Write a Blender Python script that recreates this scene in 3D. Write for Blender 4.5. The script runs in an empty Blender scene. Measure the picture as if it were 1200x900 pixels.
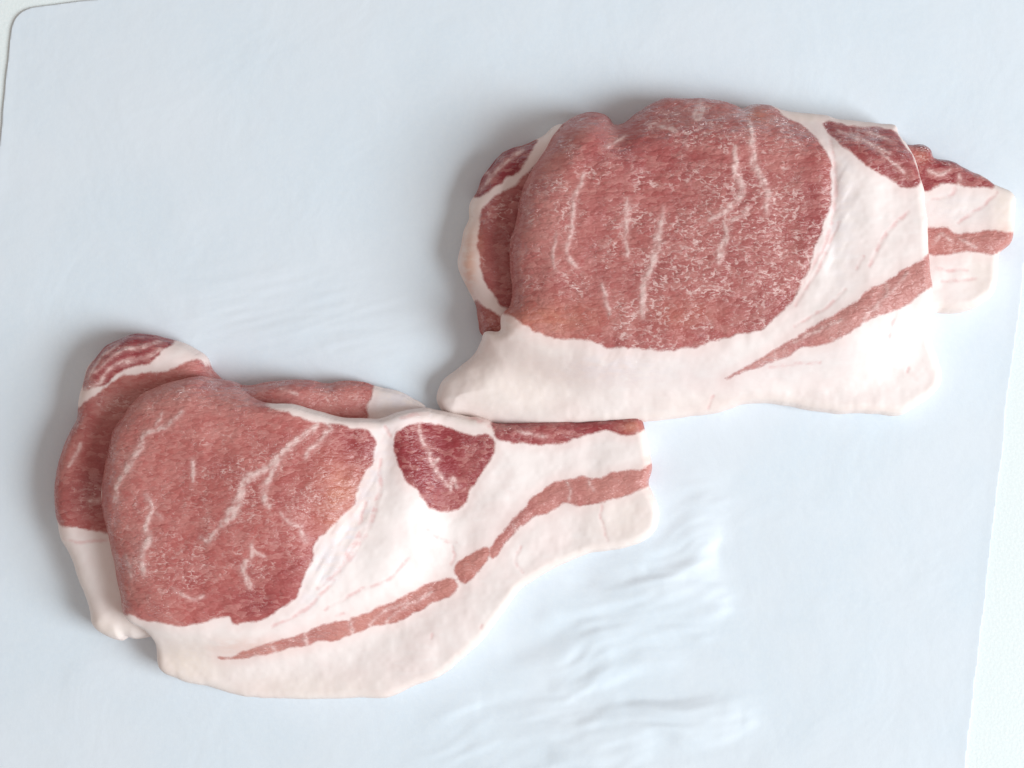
import bpy, math
import numpy as np
from mathutils import Vector

# ------------------------------------------------------------------ camera, light, exposure
S = 0.0004                    # metres per photograph pixel on the table plane
CAM_H = 0.80
sc = bpy.context.scene
col = sc.collection

cam_d = bpy.data.cameras.new('camera')
cam = bpy.data.objects.new('camera', cam_d)
col.objects.link(cam)
cam.location = (0, 0, CAM_H)
cam.rotation_euler = (0, 0, 0)
cam_d.sensor_width = 36.0
cam_d.lens = 36.0 * CAM_H / (1200 * S)
cam_d.clip_start = 0.02
cam_d.clip_end = 50
sc.camera = cam

world = bpy.data.worlds.new('World')
sc.world = world
world.use_nodes = True
bg = world.node_tree.nodes['Background']
bg.inputs['Color'].default_value = (1.0, 0.88, 0.81, 1)
bg.inputs['Strength'].default_value = 0.42


def area(name, loc, target, sx, sy, power, color):
    d = bpy.data.lights.new(name, 'AREA')
    d.shape = 'RECTANGLE'
    d.size, d.size_y = sx, sy
    d.energy = power
    d.color = color
    o = bpy.data.objects.new(name, d)
    col.objects.link(o)
    o.location = loc
    o.rotation_euler = (Vector(target) - Vector(loc)).to_track_quat('-Z', 'Y').to_euler()
    return o


area('window_light', (2.95, -1.05, 2.4), (0.02, 0, 0.0), 1.95, 2.05, 178.0, (0.89, 0.965, 1.0))

sc.view_settings.view_transform = 'Standard'
sc.view_settings.look = 'None'
sc.view_settings.exposure = 0.0
sc.view_settings.gamma = 1.0
sc.view_settings.use_curve_mapping = False

# ------------------------------------------------------------------ numeric helpers
rng = np.random.RandomState(7)
LAT = rng.rand(256, 256)


def vnoise(x, y, seed=0):
    x = x + seed * 37.13
    y = y + seed * 91.71
    xi = np.floor(x).astype(int)
    yi = np.floor(y).astype(int)
    fx = x - xi
    fy = y - yi
    fx = fx * fx * fx * (fx * (fx * 6 - 15) + 10)
    fy = fy * fy * fy * (fy * (fy * 6 - 15) + 10)
    a = LAT[xi % 256, yi % 256]
    b = LAT[(xi + 1) % 256, yi % 256]
    c = LAT[xi % 256, (yi + 1) % 256]
    d = LAT[(xi + 1) % 256, (yi + 1) % 256]
    return (a * (1 - fx) + b * fx) * (1 - fy) + (c * (1 - fx) + d * fx) * fy - 0.5


def fbm(x, y, seed=0, octv=4):
    r, a = 0, 1.0
    for k in range(octv):
        r = r + a * vnoise(x * 2 ** k, y * 2 ** k, seed + k * 3)
        a *= 0.5
    return r


def sstep(a, b, x):
    t = np.clip((x - a) / (b - a), 0, 1)
    return t * t * (3 - 2 * t)


def smooth_poly(pts, closed=True, step=3.0):
    """Catmull-Rom curve through the points"""
    P = np.array(pts, float)
    n = len(P)
    out = []
    rngi = range(n) if closed else range(n - 1)
    for i in rngi:
        if closed:
            p0, p1, p2, p3 = P[i - 1], P[i], P[(i + 1) % n], P[(i + 2) % n]
        else:
            p0, p1, p2, p3 = P[max(i - 1, 0)], P[i], P[i + 1], P[min(i + 2, n - 1)]
        L = np.linalg.norm(p2 - p1)
        m = max(1, int(L / step))
        t = np.arange(m)[:, None] / m
        d1 = (p2 - p0) * 0.5
        d2 = (p3 - p1) * 0.5
        # keep the tangents short on uneven spacing
        for d in (d1, d2):
            ln = np.linalg.norm(d)
            if ln > L:
                d *= L / ln
        h00 = 2 * t ** 3 - 3 * t ** 2 + 1
        h10 = t ** 3 - 2 * t ** 2 + t
        h01 = -2 * t ** 3 + 3 * t ** 2
        h11 = t ** 3 - t ** 2
        out.append(h00 * p1 + h10 * d1 + h01 * p2 + h11 * d2)
    if not closed:
        out.append(P[-1:])
    return np.concatenate(out)


def ragged(poly, amp, wl, seed):
    """shift a dense outline along its normal by noise"""
    if amp == 0:
        return poly
    t = np.roll(poly, -1, 0) - np.roll(poly, 1, 0)
    t /= np.linalg.norm(t, axis=1)[:, None] + 1e-9
    nrm = np.stack([t[:, 1], -t[:, 0]], 1)
    k = fbm(poly[:, 0] / wl, poly[:, 1] / wl, seed, 3)
    return poly + nrm * (k * amp)[:, None]


def seg_dist(X, Y, A, B, cap=1e9, w=None):
    """min distance from points to segments; w: half width at each segment (subtracted)"""
    d = np.full(X.shape, float(cap))
    for i in range(len(A)):
        ax, ay = A[i]
        bx, by = B[i]
        dx, dy = bx - ax, by - ay
        L2 = dx * dx + dy * dy + 1e-12
        t = np.clip(((X - ax) * dx + (Y - ay) * dy) / L2, 0, 1)
        q = np.hypot(X - ax - t * dx, Y - ay - t * dy)
        if w is not None:
            q = q - w[i]
        d = np.minimum(d, q)
    return d


def inside(X, Y, P):
    r = np.zeros(X.shape, bool)
    n = len(P)
    for i in range(n):
        x1, y1 = P[i]
        x2, y2 = P[(i + 1) % n]
        if y1 == y2:
            continue
        c = (y1 > Y) != (y2 > Y)
        r ^= c & (X < (x2 - x1) * (Y - y1) / (y2 - y1) + x1)
    return r


def sdf(X, Y, P, cap=60.0):
    """positive inside; capped away from the polygon, evaluated near it only"""
    d = np.full(X.shape, -float(cap))
    lo, hi = P.min(0) - cap, P.max(0) + cap
    i0 = np.searchsorted(Y[:, 0], lo[1]); i1 = np.searchsorted(Y[:, 0], hi[1])
    j0 = np.searchsorted(X[0], lo[0]); j1 = np.searchsorted(X[0], hi[0])
    if i1 <= i0 or j1 <= j0:
        return d
    x, y = X[i0:i1, j0:j1], Y[i0:i1, j0:j1]
    B = np.roll(P, -1, 0)
    # per-segment local windows keep this quick
    u = np.full(x.shape, float(cap))
    h = x[0, 1] - x[0, 0] if x.shape[1] > 1 else 1.0
    for a, b in zip(P, B):
        l0, l1 = np.minimum(a, b) - cap, np.maximum(a, b) + cap
        r0 = max(0, int((l0[1] - y[0, 0]) / h)); r1 = min(x.shape[0], int((l1[1] - y[0, 0]) / h) + 2)
        c0 = max(0, int((l0[0] - x[0, 0]) / h)); c1 = min(x.shape[1], int((l1[0] - x[0, 0]) / h) + 2)
        if r1 <= r0 or c1 <= c0:
            continue
        q = seg_dist(x[r0:r1, c0:c1], y[r0:r1, c0:c1], [a], [b], cap)
        u[r0:r1, c0:c1] = np.minimum(u[r0:r1, c0:c1], q)
    d[i0:i1, j0:j1] = np.where(inside(x, y, P), u, -u)
    return d


def strokes_dist(X, Y, strokes, zf, cap=14.0):
    """strokes: list of (half_width, [(x,y)...]); returns distance minus local half width"""
    d = np.full(X.shape, float(cap))
    h = X[0, 1] - X[0, 0]
    for s, (w, pts) in enumerate(strokes):
        P = smooth_poly(unproject(pts, zf), False, 3.0)
        k = fbm(P[:, 0] / 9, P[:, 1] / 9, 40 + s, 2)
        k2 = fbm(P[:, 0] / 14, P[:, 1] / 14, 80 + s, 2)
        P = P + np.stack([k, k2], 1) * 2.4
        n = len(P)
        tt = np.linspace(0, 1, n)
        ww = w * (0.35 + 0.65 * np.sin(math.pi * np.clip(tt * 0.96 + 0.02, 0, 1)) ** 0.6) * (1 + 1.1 * fbm(P[:, 0] / 7, P[:, 1] / 7, 120 + s, 2))
        for i in range(n - 1):
            a, b = P[i], P[i + 1]
            l0, l1 = np.minimum(a, b) - cap, np.maximum(a, b) + cap
            r0 = max(0, int((l0[1] - Y[0, 0]) / h)); r1 = min(X.shape[0], int((l1[1] - Y[0, 0]) / h) + 2)
            c0 = max(0, int((l0[0] - X[0, 0]) / h)); c1 = min(X.shape[1], int((l1[0] - X[0, 0]) / h) + 2)
            if r1 <= r0 or c1 <= c0:
                continue
            q = seg_dist(X[r0:r1, c0:c1], Y[r0:r1, c0:c1], [a], [b], cap) - ww[i]
            d[r0:r1, c0:c1] = np.minimum(d[r0:r1, c0:c1], q)
    return d


def unproject(pts, zf):
    """photo pixel of a point at height zf (mm, number or function) -> table-plane pixel"""
    P = np.array(pts, float)
    z = np.array([zf(x, y) for x, y in P]) if callable(zf) else np.full(len(P), float(zf))
    f = (1 - z / (CAM_H * 1000))[:, None]
    return np.array([600., 450.]) + (P - np.array([600., 450.])) * f


def blur(a, sigma):
    r = int(3 * sigma)
    k = np.exp(-np.arange(-r, r + 1) ** 2 / (2 * sigma * sigma))
    k /= k.sum()
    p = np.pad(a, ((r, r), (0, 0)), 'edge')
    c = np.zeros_like(a)
    for i, w in enumerate(k):
        c += w * p[i:i + a.shape[0]]
    p = np.pad(c, ((0, 0), (r, r)), 'edge')
    o = np.zeros_like(a)
    for i, w in enumerate(k):
        o += w * p[:, i:i + a.shape[1]]
    return o


def wx(px):
    return (px - 600.0) * S


def wy(py):
    return (450.0 - py) * S


# ------------------------------------------------------------------ material helpers
class NT:
    def __init__(self, name):
        self.m = bpy.data.materials.new(name)
        self.m.use_nodes = True
        self.t = self.m.node_tree
        self.b = self.t.nodes['Principled BSDF']
        self.tc = self.t.nodes.new('ShaderNodeTexCoord')

    def link(self, a, b):
        self.t.links.new(a, b)

    def put(self, sock, v):
        if hasattr(v, 'is_output'):
            self.link(v, sock)
        elif isinstance(v, (tuple, list)) and len(v) == 3 and sock.type == 'RGBA':
            sock.default_value = (*v, 1)
        else:
            sock.default_value = v

    def math(self, op, a, b=None, c=None, clamp=False):
        n = self.t.nodes.new('ShaderNodeMath')
        n.operation = op
        n.use_clamp = clamp
        for i, v in enumerate((a, b, c)):
            if v is not None:
                self.put(n.inputs[i], v)
        return n.outputs[0]

    def ramp(self, x, a, b, lo=0.0, hi=1.0):
        n = self.t.nodes.new('ShaderNodeMapRange')
        n.interpolation_type = 'SMOOTHSTEP'
        self.put(n.inputs[0], x)
        for i, v in enumerate((a, b, lo, hi)):
            self.put(n.inputs[i + 1], v)
        return n.outputs[0]

    def attr(self, name):
        n = self.t.nodes.new('ShaderNodeAttribute')
        n.attribute_name = name
        return n.outputs['Fac']

    def coords(self, scale=(1, 1, 1), rot=(0, 0, 0)):
        n = self.t.nodes.new('ShaderNodeMapping')
        n.inputs['Scale'].default_value = scale
        n.inputs['Rotation'].default_value = rot
        self.link(self.tc.outputs['Object'], n.inputs['Vector'])
        return n.outputs[0]

    def noise(self, vec, scale, detail=3, rough=0.5, dist=0.0):
        n = self.t.nodes.new('ShaderNodeTexNoise')
        self.link(vec, n.inputs['Vector'])
        n.inputs['Scale'].default_value = scale
        n.inputs['Detail'].default_value = detail
        n.inputs['Roughness'].default_value = rough
        n.inputs['Distortion'].default_value = dist
        return n.outputs['Fac']

    def voro(self, vec, scale, feature='F1', rnd=1.0):
        n = self.t.nodes.new('ShaderNodeTexVoronoi')
        n.feature = feature
        self.link(vec, n.inputs['Vector'])
        n.inputs['Scale'].default_value = scale
        n.inputs['Randomness'].default_value = rnd
        return n.outputs['Distance']

    def mix(self, f, a, b, mode='MIX'):
        n = self.t.nodes.new('ShaderNodeMix')
        n.data_type = 'RGBA'
        n.blend_type = mode
        self.put(n.inputs[0], f)
        self.put(n.inputs[6], a)
        self.put(n.inputs[7], b)
        return n.outputs[2]

    def bump(self, h, dist, strength=1.0, prev=None):
        n = self.t.nodes.new('ShaderNodeBump')
        n.inputs['Strength'].default_value = strength
        n.inputs['Distance'].default_value = dist
        self.link(h, n.inputs['Height'])
        if prev is not None:
            self.link(prev, n.inputs['Normal'])
        return n.outputs[0]


def meat_material(name, fibre_rot, base, pale, red, orange, speck=1.0, grain=1.0, cells=280, thread_glint=(0.74, 0.47, 0.44)):
    k = NT(name)
    flat = k.coords((1, 1, 1))
    fib = k.coords((1, 2.2, 1), (0, 0, fibre_rot))
    a_lean, a_vein, a_pink = k.attr('lean_d'), k.attr('vein_d'), k.attr('pink_d')
    a_red, a_pale, a_or, a_cream, a_silver = k.attr('red'), k.attr('pale'), k.attr('orange'), k.attr('cream'), k.attr('silver')
    a_fleck = k.attr('fleck')
    n_edge = k.noise(flat, 420, 3, 0.6)
    n_fine = k.noise(flat, 1300, 2, 0.5)
    jit = k.math('MULTIPLY_ADD', n_edge, 5.0, -2.5)
    jit2 = k.math('MULTIPLY_ADD', n_fine, 2.4, -1.2)
    d = k.math('ADD', k.math('ADD', a_lean, k.math('MULTIPLY', jit, 0.8)), k.math('MULTIPLY', jit2, 0.5))
    lean = k.ramp(d, -2.0, 2.0)
    # lean colour
    big = k.noise(flat, 38, 3, 0.55)
    mid = k.noise(fib, 150, 3, 0.55)
    c = k.mix(a_pale, base, pale)
    c = k.mix(a_or, c, orange)
    c = k.mix(k.math('MULTIPLY', a_red, k.math('SUBTRACT', 1.0, a_or)), c, red)
    c = k.mix(k.ramp(big, 0.42, 0.72, 0.0, 0.30), c, red)
    c = k.mix(k.ramp(big, 0.48, 0.25, 0.0, 0.35), c, pale)
    dark = k.mix(1.0, c, (0.86, 0.64, 0.65), 'MULTIPLY')
    rich = k.math('SUBTRACT', 1.0, k.math('MULTIPLY', k.attr('plain'), 0.7))
    c = k.mix(k.math('MULTIPLY', rich, k.ramp(mid, 0.44, 0.70, 0.0, 0.8)), c, dark)
    # muscle bundles: warped cells, each with its own tone, pale tissue and painted wet glints between some
    wn = k.t.nodes.new('ShaderNodeTexNoise')
    k.link(fib, wn.inputs['Vector'])
    wn.inputs['Scale'].default_value = 260
    wn.inputs['Detail'].default_value = 2
    wv = k.t.nodes.new('ShaderNodeVectorMath')
    wv.operation = 'MULTIPLY_ADD'
    k.link(wn.outputs['Color'], wv.inputs[0])
    wv.inputs[1].default_value = (0.006, 0.006, 0.006)
    k.link(fib, wv.inputs[2])
    wvec = wv.outputs[0]
    cell = k.t.nodes.new('ShaderNodeTexVoronoi')
    cell.feature = 'F1'
    cell.inputs['Scale'].default_value = cells
    k.link(wvec, cell.inputs['Vector'])
    tone = k.t.nodes.new('ShaderNodeSeparateColor')
    k.link(cell.outputs['Color'], tone.inputs[0])
    bead = cell.outputs['Distance']
    c = k.mix(k.math('MULTIPLY', rich, k.ramp(tone.outputs[0], 0.35, 0.85, 0.0, 0.5)), c, dark)
    c = k.mix(k.ramp(tone.outputs[1], 0.5, 0.9, 0.0, 0.4), c, pale)
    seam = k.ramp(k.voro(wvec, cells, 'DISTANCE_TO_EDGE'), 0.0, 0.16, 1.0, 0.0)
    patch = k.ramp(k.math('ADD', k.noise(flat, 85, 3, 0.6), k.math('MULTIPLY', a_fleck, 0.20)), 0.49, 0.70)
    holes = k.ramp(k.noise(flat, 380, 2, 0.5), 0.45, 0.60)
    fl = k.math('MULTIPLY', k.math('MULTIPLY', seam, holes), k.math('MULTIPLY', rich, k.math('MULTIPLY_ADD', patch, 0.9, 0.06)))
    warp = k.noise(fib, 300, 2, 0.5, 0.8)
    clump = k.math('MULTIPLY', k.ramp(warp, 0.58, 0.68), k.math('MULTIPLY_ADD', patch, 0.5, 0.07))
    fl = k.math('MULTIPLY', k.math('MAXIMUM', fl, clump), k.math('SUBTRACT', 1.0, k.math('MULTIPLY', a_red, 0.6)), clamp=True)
    c = k.mix(k.math('MULTIPLY', fl, 0.85 * speck, clamp=True), c, thread_glint)  # fat threads and wet glints, both put in as colour
    # drawn veins of fat: a soft halo, then a broken whitish core
    vj = k.math('ADD', k.math('MULTIPLY', jit, 0.75), k.math('MULTIPLY', jit2, 0.8))
    vd = k.math('ADD', a_vein, vj)
    halo = k.ramp(vd, 0.0, 6.0, 0.34, 0.0)
    c = k.mix(halo, c, (0.62, 0.33, 0.31))
    vein = k.ramp(vd, -1.8, 2.4, 1.0, 0.0)
    vein = k.math('MULTIPLY', vein, k.ramp(k.noise(flat, 300, 3), 0.36, 0.60, 0.22, 0.92))
    c = k.mix(vein, c, (0.78, 0.55, 0.52))
    # fat colour
    fb = k.noise(flat, 42, 4, 0.6)
    fs = k.noise(k.coords((1, 3.0, 1), (0, 0, fibre_rot + 1.2)), 90, 4, 0.55)
    f = k.mix(k.ramp(fb, 0.35, 0.7), (0.87, 0.785, 0.765), (0.85, 0.73, 0.71))
    f = k.mix(k.ramp(fs, 0.5, 0.75, 0, 0.6), f, (0.87, 0.80, 0.785))
    f = k.mix(k.math('MULTIPLY', a_cream, k.ramp(n_edge, 0.2, 0.7, 0.5, 1.0)), f, (0.87, 0.745, 0.66))
    f = k.mix(k.math('MULTIPLY', a_or, k.ramp(mid, 0.3, 0.6, 0.25, 0.8)), f, (0.74, 0.40, 0.29))
    f = k.mix(k.math('MULTIPLY', a_silver, k.ramp(mid, 0.38, 0.6)), f, (0.80, 0.74, 0.775))
    pk = k.ramp(k.math('ADD', a_pink, k.math('MULTIPLY', jit, 0.6)), -1.0, 3.0, 1.0, 0.0)
    f = k.mix(k.math('MULTIPLY', pk, k.ramp(k.noise(flat, 240, 2), 0.35, 0.62, 0.12, 0.62)), f, (0.74, 0.42, 0.41))
    # the fat takes on some of the lean's colour where they grow together
    blush = k.ramp(a_lean, -16.0, 0.0, 0.0, 0.32)
    f = k.mix(blush, f, (0.84, 0.60, 0.57))
    colr = k.mix(lean, f, c)
    k.link(colr, k.b.inputs['Base Color'])
    wet = k.noise(flat, 130, 3, 0.5)
    rl = k.ramp(wet, 0.35, 0.65, 0.30, 0.50)
    rough = k.t.nodes.new('ShaderNodeMix')
    rough.data_type = 'FLOAT'
    k.put(rough.inputs[0], lean)
    rough.inputs[2].default_value = 0.50
    k.put(rough.inputs[3], rl)
    k.link(rough.outputs[0], k.b.inputs['Roughness'])
    k.b.inputs['Specular IOR Level'].default_value = 0.36
    # relief
    grainh = k.math('SUBTRACT', k.math('MULTIPLY', warp, 0.6), k.math('MULTIPLY', bead, 0.75))
    lh = k.math('MULTIPLY', k.math('ADD', grainh, k.math('MULTIPLY', vein, 0.1)), lean)
    fh = k.math('MULTIPLY', k.math('ADD', k.math('MULTIPLY', fs, 0.22), k.math('MULTIPLY', n_edge, 0.05)), k.math('SUBTRACT', 1.0, lean))
    h = k.math('ADD', lh, fh)
    k.link(k.bump(h, 0.00045 * grain), k.b.inputs['Normal'])
    # a wet film whose ripples catch the window
    film = k.math('ADD', k.noise(fib, 420, 1, 0.4, 0.5), k.math('MULTIPLY', bead, -0.8))
    cw = k.math('MULTIPLY', k.math('MAXIMUM', lean, k.math('MULTIPLY', a_silver, 0.8)), k.ramp(k.math('ADD', k.noise(flat, 80, 3, 0.6), k.math('MULTIPLY', a_fleck, 0.2)), 0.44, 0.66, 0.08, 1.0))
    k.link(cw, k.b.inputs['Coat Weight'])
    k.b.inputs['Coat IOR'].default_value = 1.6
    k.b.inputs['Coat Roughness'].default_value = 0.09
    k.link(k.bump(film, 0.0030 * grain), k.b.inputs['Coat Normal'])
    return k.m


def paper_material():
    k = NT('butcher_paper')
    v = k.coords()
    c = k.mix(k.ramp(k.noise(v, 14, 4, 0.6), 0.35, 0.68), (0.70, 0.785, 0.865), (0.735, 0.80, 0.87))
    c = k.mix(k.ramp(k.noise(v, 420, 4, 0.75), 0.35, 0.75, 0, 0.5), c, (0.755, 0.82, 0.87))
    k.link(c, k.b.inputs['Base Color'])
    k.b.inputs['Roughness'].default_value = 0.5
    k.b.inputs['Specular IOR Level'].default_value = 0.35
    h = k.math('ADD', k.math('ADD', k.noise(v, 160, 4, 0.6), k.math('MULTIPLY', k.noise(v, 26, 3, 0.5, 0.6), 5.0)), k.math('MULTIPLY', k.noise(v, 1400, 2), 0.10))
    k.link(k.bump(h, 0.00012), k.b.inputs['Normal'])
    return k.m


def counter_material():
    k = NT('countertop')
    v = k.coords()
    c = k.mix(k.ramp(k.noise(v, 900, 3, 0.6), 0.4, 0.7), (0.80, 0.88, 0.89), (0.86, 0.915, 0.92))
    k.link(c, k.b.inputs['Base Color'])
    k.b.inputs['Roughness'].default_value = 0.35
    k.link(k.bump(k.noise(v, 700, 3), 0.0001), k.b.inputs['Normal'])
    return k.m


def set_props(o, label=None, cat=None, group=None, kind=None):
    for key, v in (('label', label), ('category', cat), ('group', group), ('kind', kind)):
        if v:
            o[key] = v


# ------------------------------------------------------------------ sheet builder: height field + skirt, split into parts
def grid_for(P, h, pad=6):
    lo, hi = P.min(0) - pad, P.max(0) + pad
    xs = np.arange(math.floor(lo[0] / h) * h, hi[0] + h, h)
    ys = np.arange(math.floor(lo[1] / h) * h, hi[1] + h, h)
    return np.meshgrid(xs, ys)


def sample(F, X, Y):
    """bilinear lookup of a field (X,Y,values) at points; 0 outside"""
    gx, gy, v = F
    h = gx[0, 1] - gx[0, 0]
    fx = (X - gx[0, 0]) / h
    fy = (Y - gy[0, 0]) / h
    i = np.clip(np.floor(fy).astype(int), 0, v.shape[0] - 2)
    j = np.clip(np.floor(fx).astype(int), 0, v.shape[1] - 2)
    a, b = fx - j, fy - i
    r = (v[i, j] * (1 - a) + v[i, j + 1] * a) * (1 - b) + (v[i + 1, j] * (1 - a) + v[i + 1, j + 1] * a) * b
    ok = (fx >= 0) & (fy >= 0) & (fx < v.shape[1] - 1) & (fy < v.shape[0] - 1)
    return np.where(ok, r, 0.0)


def build_sheet(X, Y, D, Z, attrs, part_id, part_names, mat, parent, origin, bottom, skirt, labels=None, Zedge=None):
    """X,Y in table pixels, D signed distance to the outline, Z in mm; bottom(x,y)->mm; skirt: list of (fall 0..1, outward px).
    Grid cells are clipped along the outline; the skirt hangs from the clipped edge."""
    h = X[0, 1] - X[0, 0]
    gy, gx = np.gradient(blur(D, 1.5), h)
    ny, nx = X.shape
    G = X.size
    idx = np.arange(G).reshape(X.shape)
    ins = D > 0
    if Zedge is None:
        Zedge = Z
    # corners of each cell, counter-clockwise seen from above (y grows downwards)
    C = np.stack([idx[1:, :-1], idx[1:, 1:], idx[:-1, 1:], idx[:-1, :-1]], -1).reshape(-1, 4)
    I = ins.ravel()[C]
    pc = part_id[:-1, :-1].ravel()
    code = I @ np.array([1, 2, 4, 8])
    full = code == 15
    quads, qpart = [C[full]], [pc[full]]
    tris, tpart, bedge, bpart = [], [], [], []
    ekeys = []
    K = np.int64(G)

    def ekey(a, b):
        return np.minimum(a, b).astype(np.int64) * K + np.maximum(a, b) + K * K * 4   # marks an edge vertex

    for cs in range(1, 15):
        sel = C[code == cs]
        if len(sel) == 0:
            continue
        p = pc[code == cs]
        ring, leave, enter = [], None, None
        for q in range(4):
            a, b = (cs >> q) & 1, (cs >> ((q + 1) % 4)) & 1
            if a:
                ring.append(sel[:, q].astype(np.int64))
            if a != b:
                k = ekey(sel[:, q], sel[:, (q + 1) % 4])
                ring.append(k)
                if a:
                    leave = k
                else:
                    enter = k
        bedge.append(np.stack([leave, enter], 1))
        bpart.append(p)
        for q in range(1, len(ring) - 1):
            tris.append(np.stack([ring[0], ring[q], ring[q + 1]], 1))
            tpart.append(p)
    T = np.concatenate(tris)
    TP = np.concatenate(tpart)
    BE = np.concatenate(bedge)
    BP = np.concatenate(bpart)
    ek = np.unique(BE)
    raw = ek - K * K * 4
    va, vb = raw // K, raw % K
    da, db = D.ravel()[va], D.ravel()[vb]
    t = np.clip(da / (da - db), 0.06, 0.94)
    lut = lambda arr: np.where(arr >= K * K * 4, G + np.searchsorted(ek, arr), arr)
    T, BE = lut(T), lut(BE) - G
    nb = len(ek)
    L = lambda F: F.ravel()[va] * (1 - t) + F.ravel()[vb] * t
    bx, by, bz = L(X), L(Y), L(Zedge)
    ox, oy = -L(gx), -L(gy)
    ol = np.hypot(ox, oy) + 1e-9
    ox, oy = ox / ol, oy / ol
    zb = np.minimum(bottom(bx, by), bz - 0.15)
    xs, ys, zs = [X.ravel(), bx], [Y.ravel(), by], [Z.ravel(), bz]
    quads, qpart = list(quads), list(qpart)
    ring0 = G
    for n, (fall, out) in enumerate(skirt):
        xs.append(bx + ox * out)
        ys.append(by + oy * out)
        zs.append(bz + (zb - bz) * fall)
        ring1 = ring0 + nb
        quads.append(np.stack([BE[:, 0] + ring0, BE[:, 0] + ring1, BE[:, 1] + ring1, BE[:, 1] + ring0], 1))
        qpart.append(BP)
        ring0 = ring1
    x, y, z = map(np.concatenate, (xs, ys, zs))
    Q = np.concatenate(quads)
    QP = np.concatenate(qpart)
    co = np.stack([wx(x) - origin[0], wy(y) - origin[1], z * 0.001 - origin[2]], 1)
    N = np.zeros_like(co)
    v0, v1, v2, v3 = (co[Q[:, i]] for i in range(4))
    fq = np.cross(v2 - v0, v3 - v1)
    w0, w1, w2 = (co[T[:, i]] for i in range(3))
    ft = np.cross(w1 - w0, w2 - w0)
    for F, fn in ((Q, fq), (T, ft)):
        for i in range(F.shape[1]):
            for a in range(3):
                N[:, a] += np.bincount(F[:, i], fn[:, a], len(co))
    N /= np.linalg.norm(N, axis=1)[:, None] + 1e-12
    vals = {}
    for an, av in attrs.items():
        e = L(av)
        vals[an] = np.concatenate([av.ravel()] + [e] * (len(skirt) + 1)).astype(np.float32)
    made = []
    for pid, pname in enumerate(part_names):
        fq_, ft_ = Q[QP == pid], T[TP == pid]
        if len(fq_) + len(ft_) == 0:
            continue
        used = np.unique(np.concatenate([fq_.ravel(), ft_.ravel()]))
        me = bpy.data.meshes.new(pname)
        me.from_pydata(co[used].tolist(), [], np.searchsorted(used, fq_).tolist() + np.searchsorted(used, ft_).tolist())
        me.polygons.foreach_set('use_smooth', np.ones(len(me.polygons), bool))
        for an in vals:
            at = me.attributes.new(an, 'FLOAT', 'POINT')
            at.data.foreach_set('value', vals[an][used])
        me.normals_split_custom_set_from_vertices(N[used].tolist())
        me.materials.append(mat)
        o = bpy.data.objects.new(pname, me)
        col.objects.link(o)
        if parent:
            o.parent = parent
        else:
            o.location = origin
        if labels and pid in labels:
            o['label'] = labels[pid]
        made.append(o)
    return made


def blobs(X, Y, L, zf):
    r = np.zeros(X.shape)
    for (bx, by, sx, sy, a) in L:
        p = unproject([(bx, by)], zf)[0]
        r = np.maximum(r, a * np.exp(-((X - p[0]) / sx) ** 2 - ((Y - p[1]) / sy) ** 2))
    return r


CHOP_SKIRT = [(0.06, 1.1), (0.16, 1.9), (0.32, 2.4), (0.52, 2.3), (0.72, 1.6), (0.88, 0.4), (1.0, -1.5)]


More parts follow.
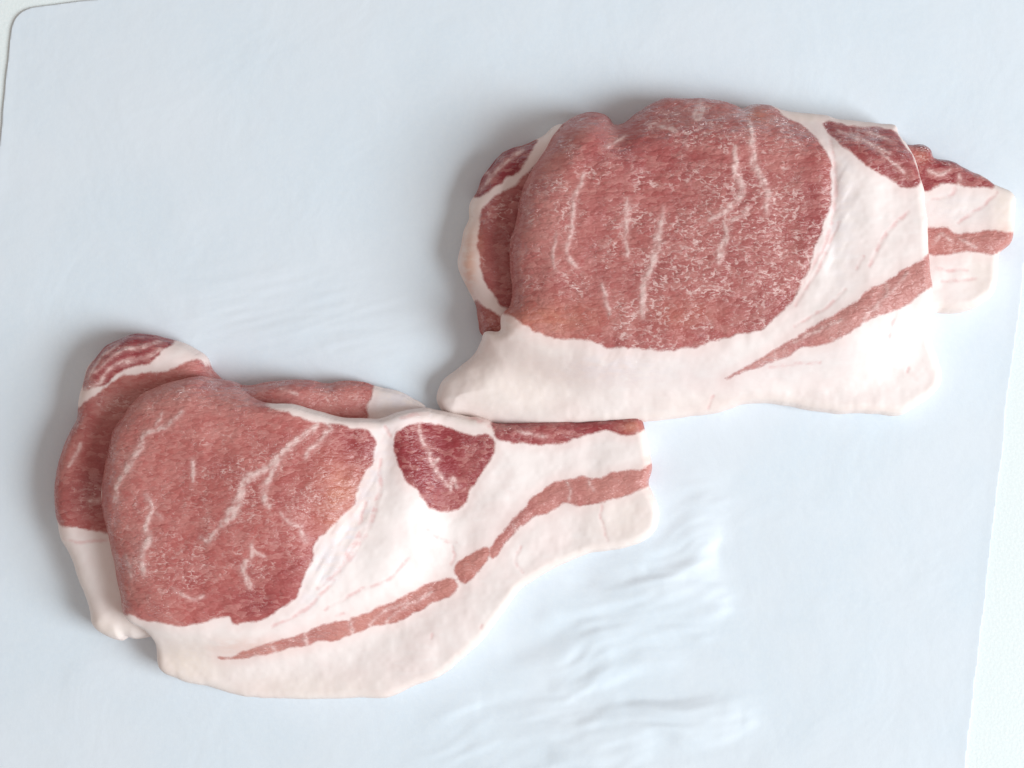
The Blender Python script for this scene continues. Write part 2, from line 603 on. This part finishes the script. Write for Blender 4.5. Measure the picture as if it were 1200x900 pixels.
def chop(name, label, outline, zo, zf, parts, veins, pinks, red, pale, orange, cream, silver, mat,
         thick, round_px, under=None, seed=0, h=1.4, bumps=(), edge=0.5, rag=2.2, flecks=()):
    """parts: list of (name, polygon, lean kind red amount, orange amount, pale amount, label)"""
    OUT = ragged(smooth_poly(unproject(outline, zo)), rag, 26, seed)
    X, Y = grid_for(OUT, h)
    D = sdf(X, Y, OUT, 70)
    lean = np.full(X.shape, -60.0)
    pid = np.zeros(X.shape, int)
    names = ['fat_layer']
    labels = {}
    RED = blobs(X, Y, red, zf)
    ORG = blobs(X, Y, orange, zf)
    PAL = blobs(X, Y, pale, zf)
    proud = np.zeros(X.shape)
    PLAIN = np.zeros(X.shape)
    for k, (pn, poly, r, o, p, lab) in enumerate(parts):
        P = ragged(smooth_poly(unproject(poly, zf)), 4.0, 15, seed + 5 + k)
        s = sdf(X, Y, P, 30)
        pid[s > 0] = k + 1
        names.append(pn)
        if lab:
            labels[k + 1] = lab
        m = sstep(-3, 3, s)
        RED = RED * (1 - m) + np.maximum(r, RED if r == 0 else r) * m
        ORG = ORG * (1 - m) + np.maximum(o, ORG if o == 0 else o) * m
        PAL = PAL * (1 - m) + np.maximum(p, PAL if p == 0 else p) * m
        lean = np.maximum(lean, s)
        if pn == 'lean_streak':
            PLAIN = np.maximum(PLAIN, m)
        proud += sstep(-4, 14, s) * (0.7 if r < 0.5 else 0.4)
    VD = strokes_dist(X, Y, veins, zf)
    PD = strokes_dist(X, Y, pinks, zf)
    t = thick(X, Y) if callable(thick) else np.full(X.shape, float(thick))
    rp = round_px(X, Y) if callable(round_px) else np.full(X.shape, float(round_px))
    rr = np.clip(D / rp, 0, 1)
    edge = edge(X, Y) if callable(edge) else edge
    prof = edge + (1 - edge) * np.sqrt(np.clip(1 - (1 - rr) ** 2, 0, 1))
    if under is not None:
        gx, gy, gv, gd = under
        B = sample((gx, gy, np.where(gd > 0, gv, 0.0)), X, Y)
        base = blur(np.pad(B, 0), 16 / h)
        hit = lambda a, b: np.where(sample((gx, gy, gd), a, b) > 0.5, sample((gx, gy, gv), a, b), 0.0) - 0.6
    else:
        base = np.zeros(X.shape)
        hit = lambda a, b: np.full(np.shape(a), -0.5)
    Z = base + t * prof
    ZE = base + t * edge + 0.45 * fbm(X / 22, Y / 22, seed + 17, 3)
    Z += proud * sstep(0, 10, D)
    Z += 1.5 * fbm(X / 70, Y / 70, seed + 11, 3) * sstep(0, 30, D)
    Z += 0.45 * fbm(X / 22, Y / 22, seed + 17, 3)
    Z += 0.08 * sstep(2.5, -1.5, VD) * sstep(0, 6, lean)
    Z -= 0.14 * sstep(3, -1, PD) * sstep(0, 6, -lean)
    SIL = blobs(X, Y, silver, zf)
    Z += SIL * sstep(4, -2, lean) * 1.0 * fbm((X * 0.87 + Y * 0.5) / 13, (Y * 0.87 - X * 0.5) / 60, seed + 23, 3)
    for (bx, by, sx, sy, a) in bumps:
        p = unproject([(bx, by)], zf)[0]
        Z += a * np.exp(-((X - p[0]) / sx) ** 2 - ((Y - p[1]) / sy) ** 2)
    cx = 0.5 * (OUT[:, 0].min() + OUT[:, 0].max())
    cy = 0.5 * (OUT[:, 1].min() + OUT[:, 1].max())
    origin = (wx(cx), wy(cy), 0.0)
    root = bpy.data.objects.new(name, None)
    root.empty_display_size = 0.02
    col.objects.link(root)
    root.location = origin
    set_props(root, label, 'pork chop', 'raw pork chops laid out on the paper')
    attrs = dict(lean_d=lean, vein_d=VD, pink_d=PD, red=RED, pale=PAL, orange=ORG,
                 fleck=blobs(X, Y, flecks, zf), plain=PLAIN, cream=np.maximum(blobs(X, Y, cream, zf), sstep(16, 2, D) * 0.3), silver=blobs(X, Y, silver, zf))
    build_sheet(X, Y, D, Z, attrs, pid, names, mat, root, origin, hit, CHOP_SKIRT, labels, ZE)
    return X, Y, Z, D


# ------------------------------------------------------------------ countertop and paper
def countertop():
    me = bpy.data.meshes.new('countertop')
    a, b, zt, zb, r = 0.62, 0.5, -0.0011, -0.032, 0.004
    prof = [(0, zb), (0, zt - r)] + [(r * (1 - math.cos(t)), zt - r + r * math.sin(t)) for t in (0.4, 0.8, 1.2, math.pi / 2)]
    vs, fs = [], []
    for ins, z in prof:
        vs += [(-a + ins, -b + ins, z), (a - ins, -b + ins, z), (a - ins, b - ins, z), (-a + ins, b - ins, z)]
    for k in range(len(prof) - 1):
        for i in range(4):
            j = (i + 1) % 4
            fs.append((4 * k + i, 4 * k + j, 4 * k + 4 + j, 4 * k + 4 + i))
    n = 4 * (len(prof) - 1)
    fs += [(n, n + 1, n + 2, n + 3), (3, 2, 1, 0)]
    me.from_pydata(vs, [], fs)
    me.materials.append(counter_material())
    o = bpy.data.objects.new('countertop', me)
    col.objects.link(o)
    o['kind'] = 'structure'


def paper():
    # a rectangle turned about six degrees with rounded corners, cut off-frame at the far sides
    c = [(17, 10), (1250, -122), (1120, 990), (-92, 1010)]
    P = []
    for i in range(4):
        p, a, b = np.array(c[i], float), np.array(c[i - 1], float), np.array(c[(i + 1) % 4], float)
        ua, ub = (a - p) / np.linalg.norm(a - p), (b - p) / np.linalg.norm(b - p)
        R = 26
        for t in np.linspace(0, 1, 9):
            P.append((1 - t) ** 2 * (p + ua * R) + 2 * t * (1 - t) * p + t * t * (p + ub * R))
    P = np.array(P)
    Q = []
    for a, b in zip(P, np.roll(P, -1, 0)):
        m = max(1, int(np.linalg.norm(b - a) / 12))
        for t in np.arange(m) / m:
            Q.append(a + (b - a) * t)
    OUT = ragged(np.array(Q), 2.5, 60, 3)
    # let the right edge swing as in the photograph: 1190 at mid height, 1130 at the bottom
    h = 2.4
    X, Y = grid_for(OUT, h)
    D = sdf(X, Y, OUT, 40)
    Z = np.zeros(X.shape)
    # crinkled area below and right of the chops
    ang = math.radians(-12)
    U = (X * math.cos(ang) + Y * math.sin(ang))
    V = (-X * math.sin(ang) + Y * math.cos(ang))
    fold = 866 + np.clip(Y - 610, 0, 400) * 0.16 + 26 * fbm(Y / 34, X * 0, 71, 3)                      # x of the fold line
    m = sstep(540, 720, X) * sstep(4, -60, X - fold) * sstep(520, 640, Y + 0.1 * (X - 700))
    m = np.maximum(m, 0.7 * sstep(400, 600, X) * sstep(770, 850, Y) * sstep(0, -34, X - fold))
    Ud = U + 26 * fbm(X / 120, Y / 120, 55, 2)
    Vd = V + 30 * fbm(X / 110, Y / 90, 57, 2)
    Z += m * (3.4 * fbm(Ud / 150, Vd / 46, 5, 2) + 1.5 * fbm(Ud / 60, Vd / 17, 9, 2) + 0.6)
    fy = sstep(585, 660, Y) * sstep(900, 790, Y)
    s = X - fold
    Z += fy * (-2.6 * np.exp(-np.abs(np.where(s < 0, s / 40, s / 60))))
    # explicit creases
    for (x0, y0, x1, y1, a, w) in [(735, 818, 862, 800, -0.9, 5), (566, 830, 640, 808, -0.6, 5), (760, 665, 860, 640, -0.7, 5),
                                   (600, 760, 740, 700, -0.7, 8), (640, 720, 700, 735, 0.5, 6), (690, 850, 850, 830, 0.7, 8),
                                   (780, 690, 865, 668, 0.6, 6), (800, 750, 866, 728, -0.5, 5), (560, 880, 660, 850, 0.5, 8)]:
        Z += 0.8 * a * np.exp(-(seg_dist(X, Y, [(x0, y0)], [(x1, y1)]) / (1.6 * w)) ** 2)
    # faint ripples left of the upper pair
    r = np.exp(-((X - 350) / 120) ** 2 - ((Y - 375) / 50) ** 2)
    Z += r * 0.9 * fbm(U / 110, V / 14, 31, 3)
    Z += 0.9 * fbm(X / 230, Y / 230, 41, 2) * 0.6
    flatten = sstep(1.0, 0.0, 0)
    # under the meat the sheet is pressed flat
    press = np.zeros(X.shape)
    for (bx, by, sx, sy) in [(270, 610, 250, 200), (640, 580, 150, 80), (820, 310, 320, 190), (1110, 270, 90, 110)]:
        press = np.maximum(press, sstep(1.25, 0.85, np.hypot((X - bx) / sx, (Y - by) / sy)))
    Z *= 1 - press
    Z -= 0.2 * (1 - press) * 0
    Z = np.where(Z < 0, -0.6 * (1 - np.exp(Z / 0.6)), Z)
    Z += 0.10 * sstep(14, 0, D)                                        # the edges lift a little
    attrs = {}
    o = build_sheet(X, Y, D, Z, attrs, np.zeros(X.shape, int), ['butcher_paper'], paper_material(), None,
                    (wx(600), wy(450), 0.0), lambda a, b: np.full(np.shape(a), -0.75), [(0.3, 0.5), (0.8, 0.5), (1.0, 0.0)])[0]
    set_props(o, 'sheet of white butcher paper with crinkles, spread on the countertop under the meat', 'paper')


countertop()
paper()

# ------------------------------------------------------------------ the meat
LOIN = (0.485, 0.152, 0.135)
PALE = (0.58, 0.262, 0.236)
RED = (0.27, 0.026, 0.038)
ORANGE = (0.56, 0.21, 0.13)
mat_low = meat_material('pork_meat', 0.5, LOIN, PALE, RED, ORANGE, 1.0)
mat_up = meat_material('pork_meat_fibrous', 1.45, (0.445, 0.142, 0.130), PALE, RED, ORANGE, 1.1, 1.25, 230, (0.80, 0.55, 0.52))  # brighter threads: marbling plus wet glints painted into the colour

# --- lower pair: the chop underneath
z_b1 = 15
B1 = chop(
    'pork_chop', 'pork chop mostly covered by the chop with the heart-shaped muscle, its pale loin edge showing',
    [(97, 457), (105, 432), (122, 410), (140, 399), (155, 393), (177, 394), (195, 399), (215, 404), (230, 412), (240, 421), (247, 436),
     (262, 449), (290, 455), (307, 451), (333, 447), (360, 447), (384, 451), (397, 448), (424, 449), (440, 454), (448, 457), (467, 462),
     (483, 470), (497, 480), (500, 520), (510, 570), (505, 640), (470, 700), (400, 740), (300, 760), (220, 750), (190, 738), (174, 743), (160, 746), (150, 744), (144, 749), (127, 743),
     (111, 730), (104, 704), (95, 681), (85, 652), (75, 632), (69, 612), (66, 589), (66, 570), (71, 545), (77, 525), (85, 505), (93, 490), (95, 470)],
    9, z_b1,
    [('loin_muscle', [(60, 490), (97, 476), (115, 463), (133, 450), (147, 441), (170, 437), (200, 433), (232, 421), (242, 427), (260, 445), (290, 445), (333, 437), (397, 438),
                      (430, 440), (436, 462), (431, 480), (424, 520), (400, 600), (300, 660), (180, 640), (132, 624), (98, 618), (68, 611), (55, 570)], 0, 0, 0, None),
     ('cap_muscle', [(99, 457), (100, 440), (116, 405), (140, 392), (155, 386), (177, 387), (199, 396), (203, 404), (192, 413), (182, 423), (175, 428), (160, 431), (140, 438), (128, 450), (115, 454)], 0.92, 0, 0,
      'dark red strip of cap muscle along the rim')],
    [(1.6, [(99, 456), (122, 448), (132, 432), (152, 425), (175, 419), (190, 410)]), (1.2, [(112, 436), (128, 424), (145, 412), (170, 407), (190, 400)]),
     (1.0, [(105, 445), (120, 420), (140, 404)]), (1.0, [(85, 545), (100, 520)]), (1.0, [(110, 585), (130, 583)]), (0.9, [(330, 455), (350, 462)])],
    [(0.8, [(77, 630), (100, 634), (130, 632)])],
    [(125, 560, 30, 70, 0.35), (100, 590, 40, 30, 0.3)], [(200, 425, 60, 14, 0.8), (360, 465, 90, 25, 0.55), (80, 500, 18, 60, 0.4), (120, 470, 60, 30, 0.4)],
    [(100, 440, 14, 20, 0.55)], [(110, 735, 50, 20, 0.6), (235, 410, 20, 10, 0.2)], [(465, 470, 30, 20, 0.8)],
    mat_low, lambda X, Y: 21 - 12 * sstep(300, 500, X) - 6 * sstep(200, 300, X) * sstep(620, 750, Y), 22, None, 1, 1.6, edge=0.55)

# --- lower pair: the chop on top


def z_t1(x, y):
    k = min(max((x - 440) / 150, 0), 1)
    e = min(max((y - 700) / 100, 0), 1)
    return (36 * (1 - k) + 14 * k) * (1 - e) + 16 * e


def th_t1(X, Y):
    return 19 - 3.5 * sstep(560, 690, X) - 2 * sstep(690, 800, Y)


def left_t1(X, Y):
    return sstep(330, 200, X) * sstep(745, 690, Y)


def rp_t1(X, Y):
    return 10 + 42 * left_t1(X, Y)


T1 = chop(
    'pork_chop', 'pork chop with heart-shaped dark red muscle and a long tail of belly fat',
    [(150, 490), (170, 467), (190, 456), (215, 447), (240, 443), (252, 446), (265, 449), (277, 455), (292, 466), (307, 473), (323, 474), (347, 477), (368, 484), (387, 489),
     (408, 492), (429, 492), (445, 493), (467, 486), (488, 482), (501, 480), (520, 484), (541, 489), (563, 492), (581, 498), (600, 498),
     (640, 496), (683, 496), (707, 494), (728, 491), (747, 491), (753, 500), (757, 519), (763, 548), (760, 567), (767, 588), (771, 604), (767, 621), (755, 632),
     (728, 641), (709, 644), (683, 649), (653, 663), (629, 676), (613, 687), (600, 700), (590, 713), (570, 742), (550, 764), (528, 784), (499, 798),
     (471, 810), (448, 817), (420, 817), (383, 819), (349, 819), (307, 818), (271, 813), (242, 805), (213, 798), (190, 789), (183, 777), (181, 753),
     (172, 738), (156, 719), (148, 696), (143, 667), (138, 644), (133, 620), (129, 597), (127, 570), (130, 550), (136, 527), (140, 507)],
    lambda x, y: z_t1(x, y) * (0.5 if x < 260 and y < 720 else 0.75 if y < 500 and x < 560 else 0.92), z_t1,
    [('loin_muscle', [(120, 470), (170, 450), (240, 430), (265, 440), (284, 452), (298, 468), (320, 480), (347, 486), (371, 495), (392, 498), (413, 501), (432, 507), (440, 521), (437, 537),
                      (421, 563), (413, 590), (395, 611), (372, 633), (366, 654), (355, 676), (346, 699), (321, 720), (301, 727), (280, 729), (270, 722), (248, 726), (225, 731),
                      (213, 729), (190, 729), (170, 725), (156, 719), (135, 716), (115, 600)], 0, 0, 0, None),
     ('spinalis_muscle', [(488, 494), (467, 505), (460, 517), (464, 537), (472, 558), (485, 571), (499, 590), (512, 599), (528, 599), (544, 590), (552, 571), (563, 555), (576, 537),
                          (579, 518), (571, 507), (555, 510), (541, 506), (520, 498), (504, 496)], 0.85, 0, 0, 'heart-shaped dark red muscle set in the fat'),
     ('lean_strip', [(577, 480), (579, 505), (583, 513), (600, 517), (640, 521), (672, 515), (693, 508), (709, 504), (725, 508), (747, 509), (760, 500), (757, 480)], 0.75, 0, 0, 'dark red lean strip along the tail edge'),
     ('lean_streak', [(576, 640), (583, 629), (597, 611), (611, 599), (624, 583), (645, 567), (667, 559), (683, 557), (693, 560), (720, 555), (747, 549), (775, 545), (772, 562), (752, 572), (733, 581),
                      (707, 588), (683, 592), (667, 589), (651, 595), (629, 605), (608, 618), (592, 637), (578, 653), (575, 650)], 0.0, 0.1, 0.8, 'pink lean streak through the belly tail'),
     ('lean_streak', [(531, 665), (555, 649), (571, 641), (572, 652), (560, 671), (545, 686), (537, 679)], 0.0, 0.2, 0.85, 'short pink piece of lean streak'),
     ('lean_streak', [(256, 771), (278, 767), (307, 754), (355, 742), (383, 732), (420, 725), (448, 712), (477, 699), (505, 685), (525, 679), (535, 688), (525, 699), (499, 713),
                      (465, 732), (431, 740), (397, 750), (363, 755), (321, 764), (278, 772)], 0.0, 0.25, 0.9, 'long tapering pink lean streak in the fat')],
    [(3.0, [(371, 499), (352, 513), (331, 533), (322, 545), (320, 556), (311, 571), (313, 582), (318, 592)]),
     (3.0, [(322, 546), (306, 553), (291, 561), (285, 579), (276, 597), (263, 615)]), (4.2, [(284, 582), (272, 604), (265, 613)]),
     (1.4, [(263, 615), (254, 623), (247, 633), (238, 628)]), (2.4, [(215, 482), (200, 497), (186, 503), (172, 509), (167, 522), (155, 542), (140, 566), (136, 586)]),
     (1.0, [(192, 484), (186, 500)]), (2.5, [(174, 578), (181, 597), (173, 620), (179, 629), (170, 646), (171, 672)]), (1.2, [(181, 597), (192, 606)]),
     (2.1, [(298, 637), (295, 652), (286, 665), (290, 676), (293, 688)]), (0.9, [(297, 640), (304, 647), (312, 652)]), (1.3, [(352, 619), (359, 635)]),
     (1.2, [(228, 540), (230, 552), (229, 562)]), (1.2, [(385, 505), (372, 520), (362, 527), (360, 535)]),
     (1.5, [(382, 496), (388, 503), (380, 507)]), (1.0, [(330, 600), (342, 612), (356, 617)]), 
     (1.0, [(208, 690), (226, 700), (240, 698)]), (0.9, [(150, 650), (156, 676)]),
     (1.2, [(489, 494), (493, 510), (502, 530), (508, 545), (516, 558), (524, 570)]), (1.0, [(508, 546), (514, 538)]), (1.1, [(528, 575), (530, 562), (535, 572)]),
     (1.3, [(321, 756), (323, 766)]), (1.4, [(357, 740), (360, 757)]), (1.0, [(408, 728), (413, 745)]), (1.0, [(432, 735), (446, 722), (466, 712), (490, 706)]),
     (1.1, [(450, 733), (470, 716), (505, 696)]), (1.0, [(600, 613), (606, 622)]), (0.7, [(664, 563), (668, 574), (666, 586)]), (0.6, [(690, 562), (694, 574)]),
     (1.0, [(607, 506), (640, 512)])],
    [(1.5, [(444, 540), (443, 575), (436, 605), (420, 640), (398, 668), (372, 690)]), (2.2, [(412, 640), (402, 660), (410, 645), (425, 622)]), (1.2, [(428, 590), (420, 615)]),
     (1.0, [(390, 680), (360, 712), (320, 733)]), (0.9, [(450, 500), (456, 512)]), (0.9, [(478, 655), (455, 680), (420, 695), (380, 715)]), (0.8, [(500, 620), (520, 635), (535, 637)]),
     (0.7, [(530, 640), (532, 655), (528, 662)]), (1.2, [(504, 748), (506, 744)]), (1.2, [(563, 735), (565, 732)]), (0.8, [(392, 723), (402, 720)]),
     (0.8, [(705, 590), (704, 610), (712, 632)]), (0.8, [(610, 640), (604, 655), (612, 670)]), (1.0, [(541, 487), (560, 492), (575, 500)]), (0.7, [(470, 490), (500, 484)])],
    [(345, 680, 60, 40, 0.40), (310, 705, 50, 25, 0.6), (418, 522, 34, 28, 0.65), (380, 560, 60, 60, 0.18), (472, 520, 20, 30, 0.9), (230, 650, 80, 60, 0.12), (660, 505, 60, 12, 0.95)],
    [(200, 470, 70, 25, 0.75), (150, 540, 26, 60, 0.5), (290, 470, 50, 20, 0.6), (160, 640, 20, 80, 0.5), (230, 500, 60, 40, 0.25)],
    [(400, 580, 28, 40, 0.75), (395, 610, 18, 20, 0.6), (740, 500, 16, 9, 0.85), (765, 555, 12, 20, 0.9), (300, 757, 50, 12, 0.5)],
    [(740, 610, 50, 40, 0.35), (215, 775, 50, 30, 0.75), (350, 810, 120, 20, 0.4)],
    [(434, 548, 12, 30, 0.8), (420, 588, 15, 26, 0.95), (402, 628, 18, 26, 1.0), (380, 662, 18, 24, 0.9), (358, 694, 16, 18, 0.6), (455, 520, 16, 40, 0.4), (470, 488, 60, 8, 0.5)],
    mat_low, th_t1, rp_t1, (B1[0], B1[1], B1[2], B1[3]), 2, 1.3, edge=lambda X, Y: 0.80 - 0.36 * left_t1(X, Y),
    flecks=[(350, 580, 90, 70, 0.45), (230, 640, 90, 60, 0.3)],
    bumps=[(420, 600, 22, 70, -1.6), (450, 530, 12, 45, -1.2), (520, 545, 45, 40, 1.0), (540, 690, 8, 12, -0.8), (300, 600, 120, 90, 1.5)])

# --- upper pair: the chop underneath
B2 = chop(
    'pork_chop', 'pork chop under the squared-off one, its short striped belly tail poking out',
    [(655, 147), (640, 160), (620, 169), (600, 175), (587, 182), (575, 197), (565, 210), (560, 225), (551, 240), (551, 255), (545, 272), (541, 295), (539, 308), (542, 322),
     (550, 336), (558, 355), (562, 375), (566, 391), (600, 420), (700, 445), (850, 440), (1000, 420), (1060, 385), (1095, 364), (1106, 366), (1126, 365), (1149, 354), (1160, 344), (1164, 320),
     (1166, 297), (1178, 286), (1182, 273), (1184, 250), (1182, 229), (1161, 219), (1147, 209), (1132, 203), (1117, 194), (1105, 190), (1090, 188), (1086, 179), (1078, 173), (1064, 172),
     (1030, 165), (960, 160), (880, 145), (800, 140), (720, 158), (690, 150)],
    9, 16,
    [('loin_muscle', [(607, 214), (595, 222), (578, 232), (566, 245), (562, 268), (561, 290), (563, 312), (570, 332), (578, 348), (592, 362), (640, 370), (700, 360), (740, 280), (730, 190), (680, 160), (660, 158), (630, 190)], 0.30, 0, 0, None),
     ('cap_muscle', [(628, 162), (600, 166), (580, 178), (566, 200), (556, 228), (563, 231), (575, 223), (592, 213), (607, 203), (617, 188), (625, 174)], 0.95, 0, 0, 'dark red cap muscle beside a white seam of fat'),
     ('lean_scrap', [(556, 352), (570, 360), (582, 367), (588, 378), (590, 392), (560, 394)], 0.35, 0.35, 0, None),
     ('lean_strip', [(1050, 160), (1078, 165), (1105, 180), (1132, 195), (1165, 216), (1160, 223), (1150, 221), (1132, 219), (1117, 215), (1100, 217), (1085, 224), (1060, 224)], 0.80, 0, 0, 'dark red ragged strip along the tail edge'),
     ('lean_streak', [(1060, 270), (1084, 268), (1107, 268), (1115, 275), (1140, 272), (1190, 273), (1182, 290), (1165, 297), (1125, 296), (1107, 299), (1086, 299), (1060, 300)], 0.0, 0.1, 0.7, 'pink lean streak across the tail')],
    [(1.6, [(563, 222), (578, 204), (590, 192), (612, 178)]), (1.2, [(570, 212), (574, 205), (570, 200)]), (1.4, [(1085, 200), (1098, 206), (1112, 200)]), (1.4, [(1120, 205), (1122, 216)]),
     (1.0, [(1090, 288), (1100, 275), (1112, 284)]), (1.0, [(1120, 280), (1140, 290)])],
    [(1.0, [(1090, 235), (1112, 230), (1118, 218)]), (0.9, [(1120, 262), (1145, 245), (1165, 226)]), (0.8, [(1092, 315), (1130, 318)]), (0.8, [(1100, 330), (1140, 328)])],
    [(575, 300, 14, 60, 0.4), (1100, 208, 26, 12, 0.9)], [(590, 260, 12, 40, 0.3)],
    [(1076, 185, 14, 10, 0.7), (550, 310, 9, 40, 0.95), (1180, 280, 14, 12, 0.9), (560, 290, 8, 25, 0.5)],
    [(552, 270, 14, 60, 0.9), (1175, 250, 16, 40, 0.7), (1150, 320, 20, 40, 0.4)], [(1110, 245, 40, 20, 0.3)],
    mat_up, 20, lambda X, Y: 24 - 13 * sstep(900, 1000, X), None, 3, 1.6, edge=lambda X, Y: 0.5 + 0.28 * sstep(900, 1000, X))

# --- upper pair: the chop on top


def z_t2(x, y):
    e = min(max((y - 390) / 70, 0), 1)
    k = min(max((x - 960) / 110, 0), 1)
    t = 36 * (1 - k) + 31 * k
    b = min(max((600 - x) / 40, 0), 1)
    t = t * (1 - e) + 15 * e
    return t * (1 - b) + 14 * b


def left_t2(X, Y):
    return sstep(740, 630, X) * sstep(405, 350, Y)


def rp_t2(X, Y):
    return 11 + 44 * left_t2(X, Y) + 34 * sstep(400, 430, Y) * sstep(680, 560, X)


def th_t2(X, Y):
    return 19 - 4 * sstep(380, 460, Y) - 2.5 * sstep(980, 1080, X)


T2 = chop(
    'pork_chop', 'pork chop with the largest speckled loin and a squared-off fat end, lying over another',
    [(599, 300), (602, 280), (607, 258), (612, 238), (618, 218), (628, 198), (642, 176), (655, 154), (664, 144), (675, 137), (690, 132), (704, 133), (713, 138), (720, 145), (731, 144),
     (750, 130), (765, 120), (782, 112), (804, 112), (825, 113), (850, 116), (864, 121), (873, 126), (884, 120), (900, 120), (920, 126), (942, 129), (970, 132),
     (985, 137), (1012, 141), (1035, 143), (1052, 145), (1060, 152), (1065, 167), (1073, 192), (1080, 220), (1084, 257), (1086, 295), (1089, 330), (1095, 375), (1103, 409),
     (1109, 434), (1103, 454), (1081, 471), (1055, 485), (1024, 483), (996, 483), (956, 479), (919, 473), (877, 471), (848, 481), (820, 485), (790, 489), (757, 493), (712, 494),
     (650, 497), (575, 497), (545, 488), (525, 485), (516, 476), (513, 465), (518, 450), (537, 435), (558, 414), (566, 400), (570, 392), (587, 389), (590, 373), (600, 360), (602, 340), (600, 320)],
    lambda x, y: z_t2(x, y) * (0.5 if x < 720 and y < 395 else 0.66 if y < 150 else 1.0), z_t2,
    [('loin_muscle', [(580, 300), (590, 240), (620, 180), (650, 135), (690, 120), (730, 125), (782, 100), (850, 104), (900, 108), (917, 122), (922, 130), (940, 142), (955, 157), (965, 172), (971, 190),
                      (974, 210), (972, 232), (966, 255), (957, 282), (947, 305), (940, 330), (931, 348), (913, 366), (891, 385), (865, 392), (834, 400), (800, 409), (750, 409), (710, 408), (704, 403), (675, 400),
                      (640, 393), (615, 382), (604, 373), (590, 366), (580, 340)], 0, 0, 0, None),
     ('spinalis_muscle', [(971, 139), (985, 139), (1012, 144), (1040, 147), (1055, 152), (1061, 167), (1070, 190), (1075, 207), (1072, 219), (1062, 223), (1050, 219), (1035, 209), (1007, 192), (992, 176), (975, 157)], 0.55, 0, 0,
      'dark red triangular muscle at the fat corner'),
     ('lean_streak', [(847, 444), (865, 433), (896, 416), (933, 395), (962, 378), (1001, 352), (1035, 330), (1064, 313), (1083, 300), (1100, 290), (1104, 330), (1088, 336), (1061, 357), (1018, 375),
                      (979, 398), (939, 409), (905, 423), (868, 437), (850, 446)], 0.0, 0.0, 0.95, 'pink lean streak running up to the cut end')],
    [(2.4, [(879, 142), (880, 165), (882, 190), (890, 210), (897, 227), (896, 252)]), (2.7, [(860, 175), (861, 205), (867, 227), (850, 247), (830, 260)]),
     (3.2, [(845, 262), (849, 277), (845, 292), (841, 308)]), (4.0, [(826, 110), (822, 124), (817, 137)]), (3.4, [(772, 146), (784, 149), (793, 156)]),
     (2.7, [(777, 244), (771, 272), (763, 310), (753, 337), (752, 372)]), (1.6, [(685, 205), (673, 235), (670, 270), (664, 297), (675, 313)]), (1.2, [(735, 235), (733, 270), (734, 302)]),
     (1.2, [(705, 333), (709, 350), (713, 368)]), (1.2, [(735, 158), (722, 166), (712, 172)]), (0.6, [(652, 275), (648, 300), (652, 320)]),
     
     (1.2, [(852, 262), (865, 255), (874, 245)]), 
     
     (1.0, [(985, 150), (1010, 165), (1040, 180)]), (0.9, [(1000, 155), (1030, 180), (1055, 205)]), (0.9, [(1020, 152), (1045, 165)]),
     (1.3, [(905, 410), (908, 424)]), (1.2, [(1035, 333), (1036, 346), (1020, 362), (1010, 374)]), (1.0, [(930, 400), (960, 386), (985, 376)]), (1.0, [(1060, 320), (1040, 345)])],
    [(1.2, [(974, 150), (974, 180), (978, 215), (972, 265), (958, 300), (930, 345)]), (0.8, [(982, 260), (960, 310), (930, 358)]), (1.1, [(1060, 250), (1040, 270), (1025, 295), (1015, 312)]),
     (0.8, [(1010, 300), (1002, 315)]), (0.9, [(1048, 366), (1043, 385), (1042, 398)]), (1.3, [(1068, 436), (1070, 432)]), (0.8, [(830, 478), (836, 465)]), (0.7, [(900, 430), (960, 425)]),
     (0.7, [(990, 340), (965, 362), (930, 382)])],
    [(955, 240, 26, 55, 0.5), (740, 180, 50, 30, 0.45), (900, 360, 40, 25, 0.35), (830, 200, 90, 60, 0.12), (890, 290, 60, 40, 0.2)],
    [(640, 250, 36, 90, 0.6), (680, 150, 30, 16, 0.6), (650, 380, 60, 22, 0.7), (880, 125, 40, 10, 0.4), (700, 330, 60, 50, 0.25)],
    [(640, 375, 60, 20, 0.6), (890, 130, 14, 14, 0.6), (800, 370, 40, 16, 0.3), (600, 370, 16, 14, 0.4)],
    [(600, 450, 90, 50, 0.45), (950, 131, 40, 8, 0.7), (860, 475, 100, 12, 0.3)],
    [(980, 240, 18, 90, 0.5), (720, 430, 60, 20, 0.4)],
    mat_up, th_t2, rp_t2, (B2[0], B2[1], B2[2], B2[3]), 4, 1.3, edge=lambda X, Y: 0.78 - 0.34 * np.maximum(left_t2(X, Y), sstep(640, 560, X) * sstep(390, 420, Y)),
    flecks=[(870, 270, 110, 110, 1.0), (780, 310, 60, 80, 0.8)],  # denser pale flecks, marbling mixed with painted wet highlights
    bumps=[(722, 160, 16, 22, -2.2), (690, 160, 25, 20, 1.0), (975, 230, 8, 80, -1.0), (820, 270, 140, 80, 2.0), (1000, 420, 60, 20, 0.6)])
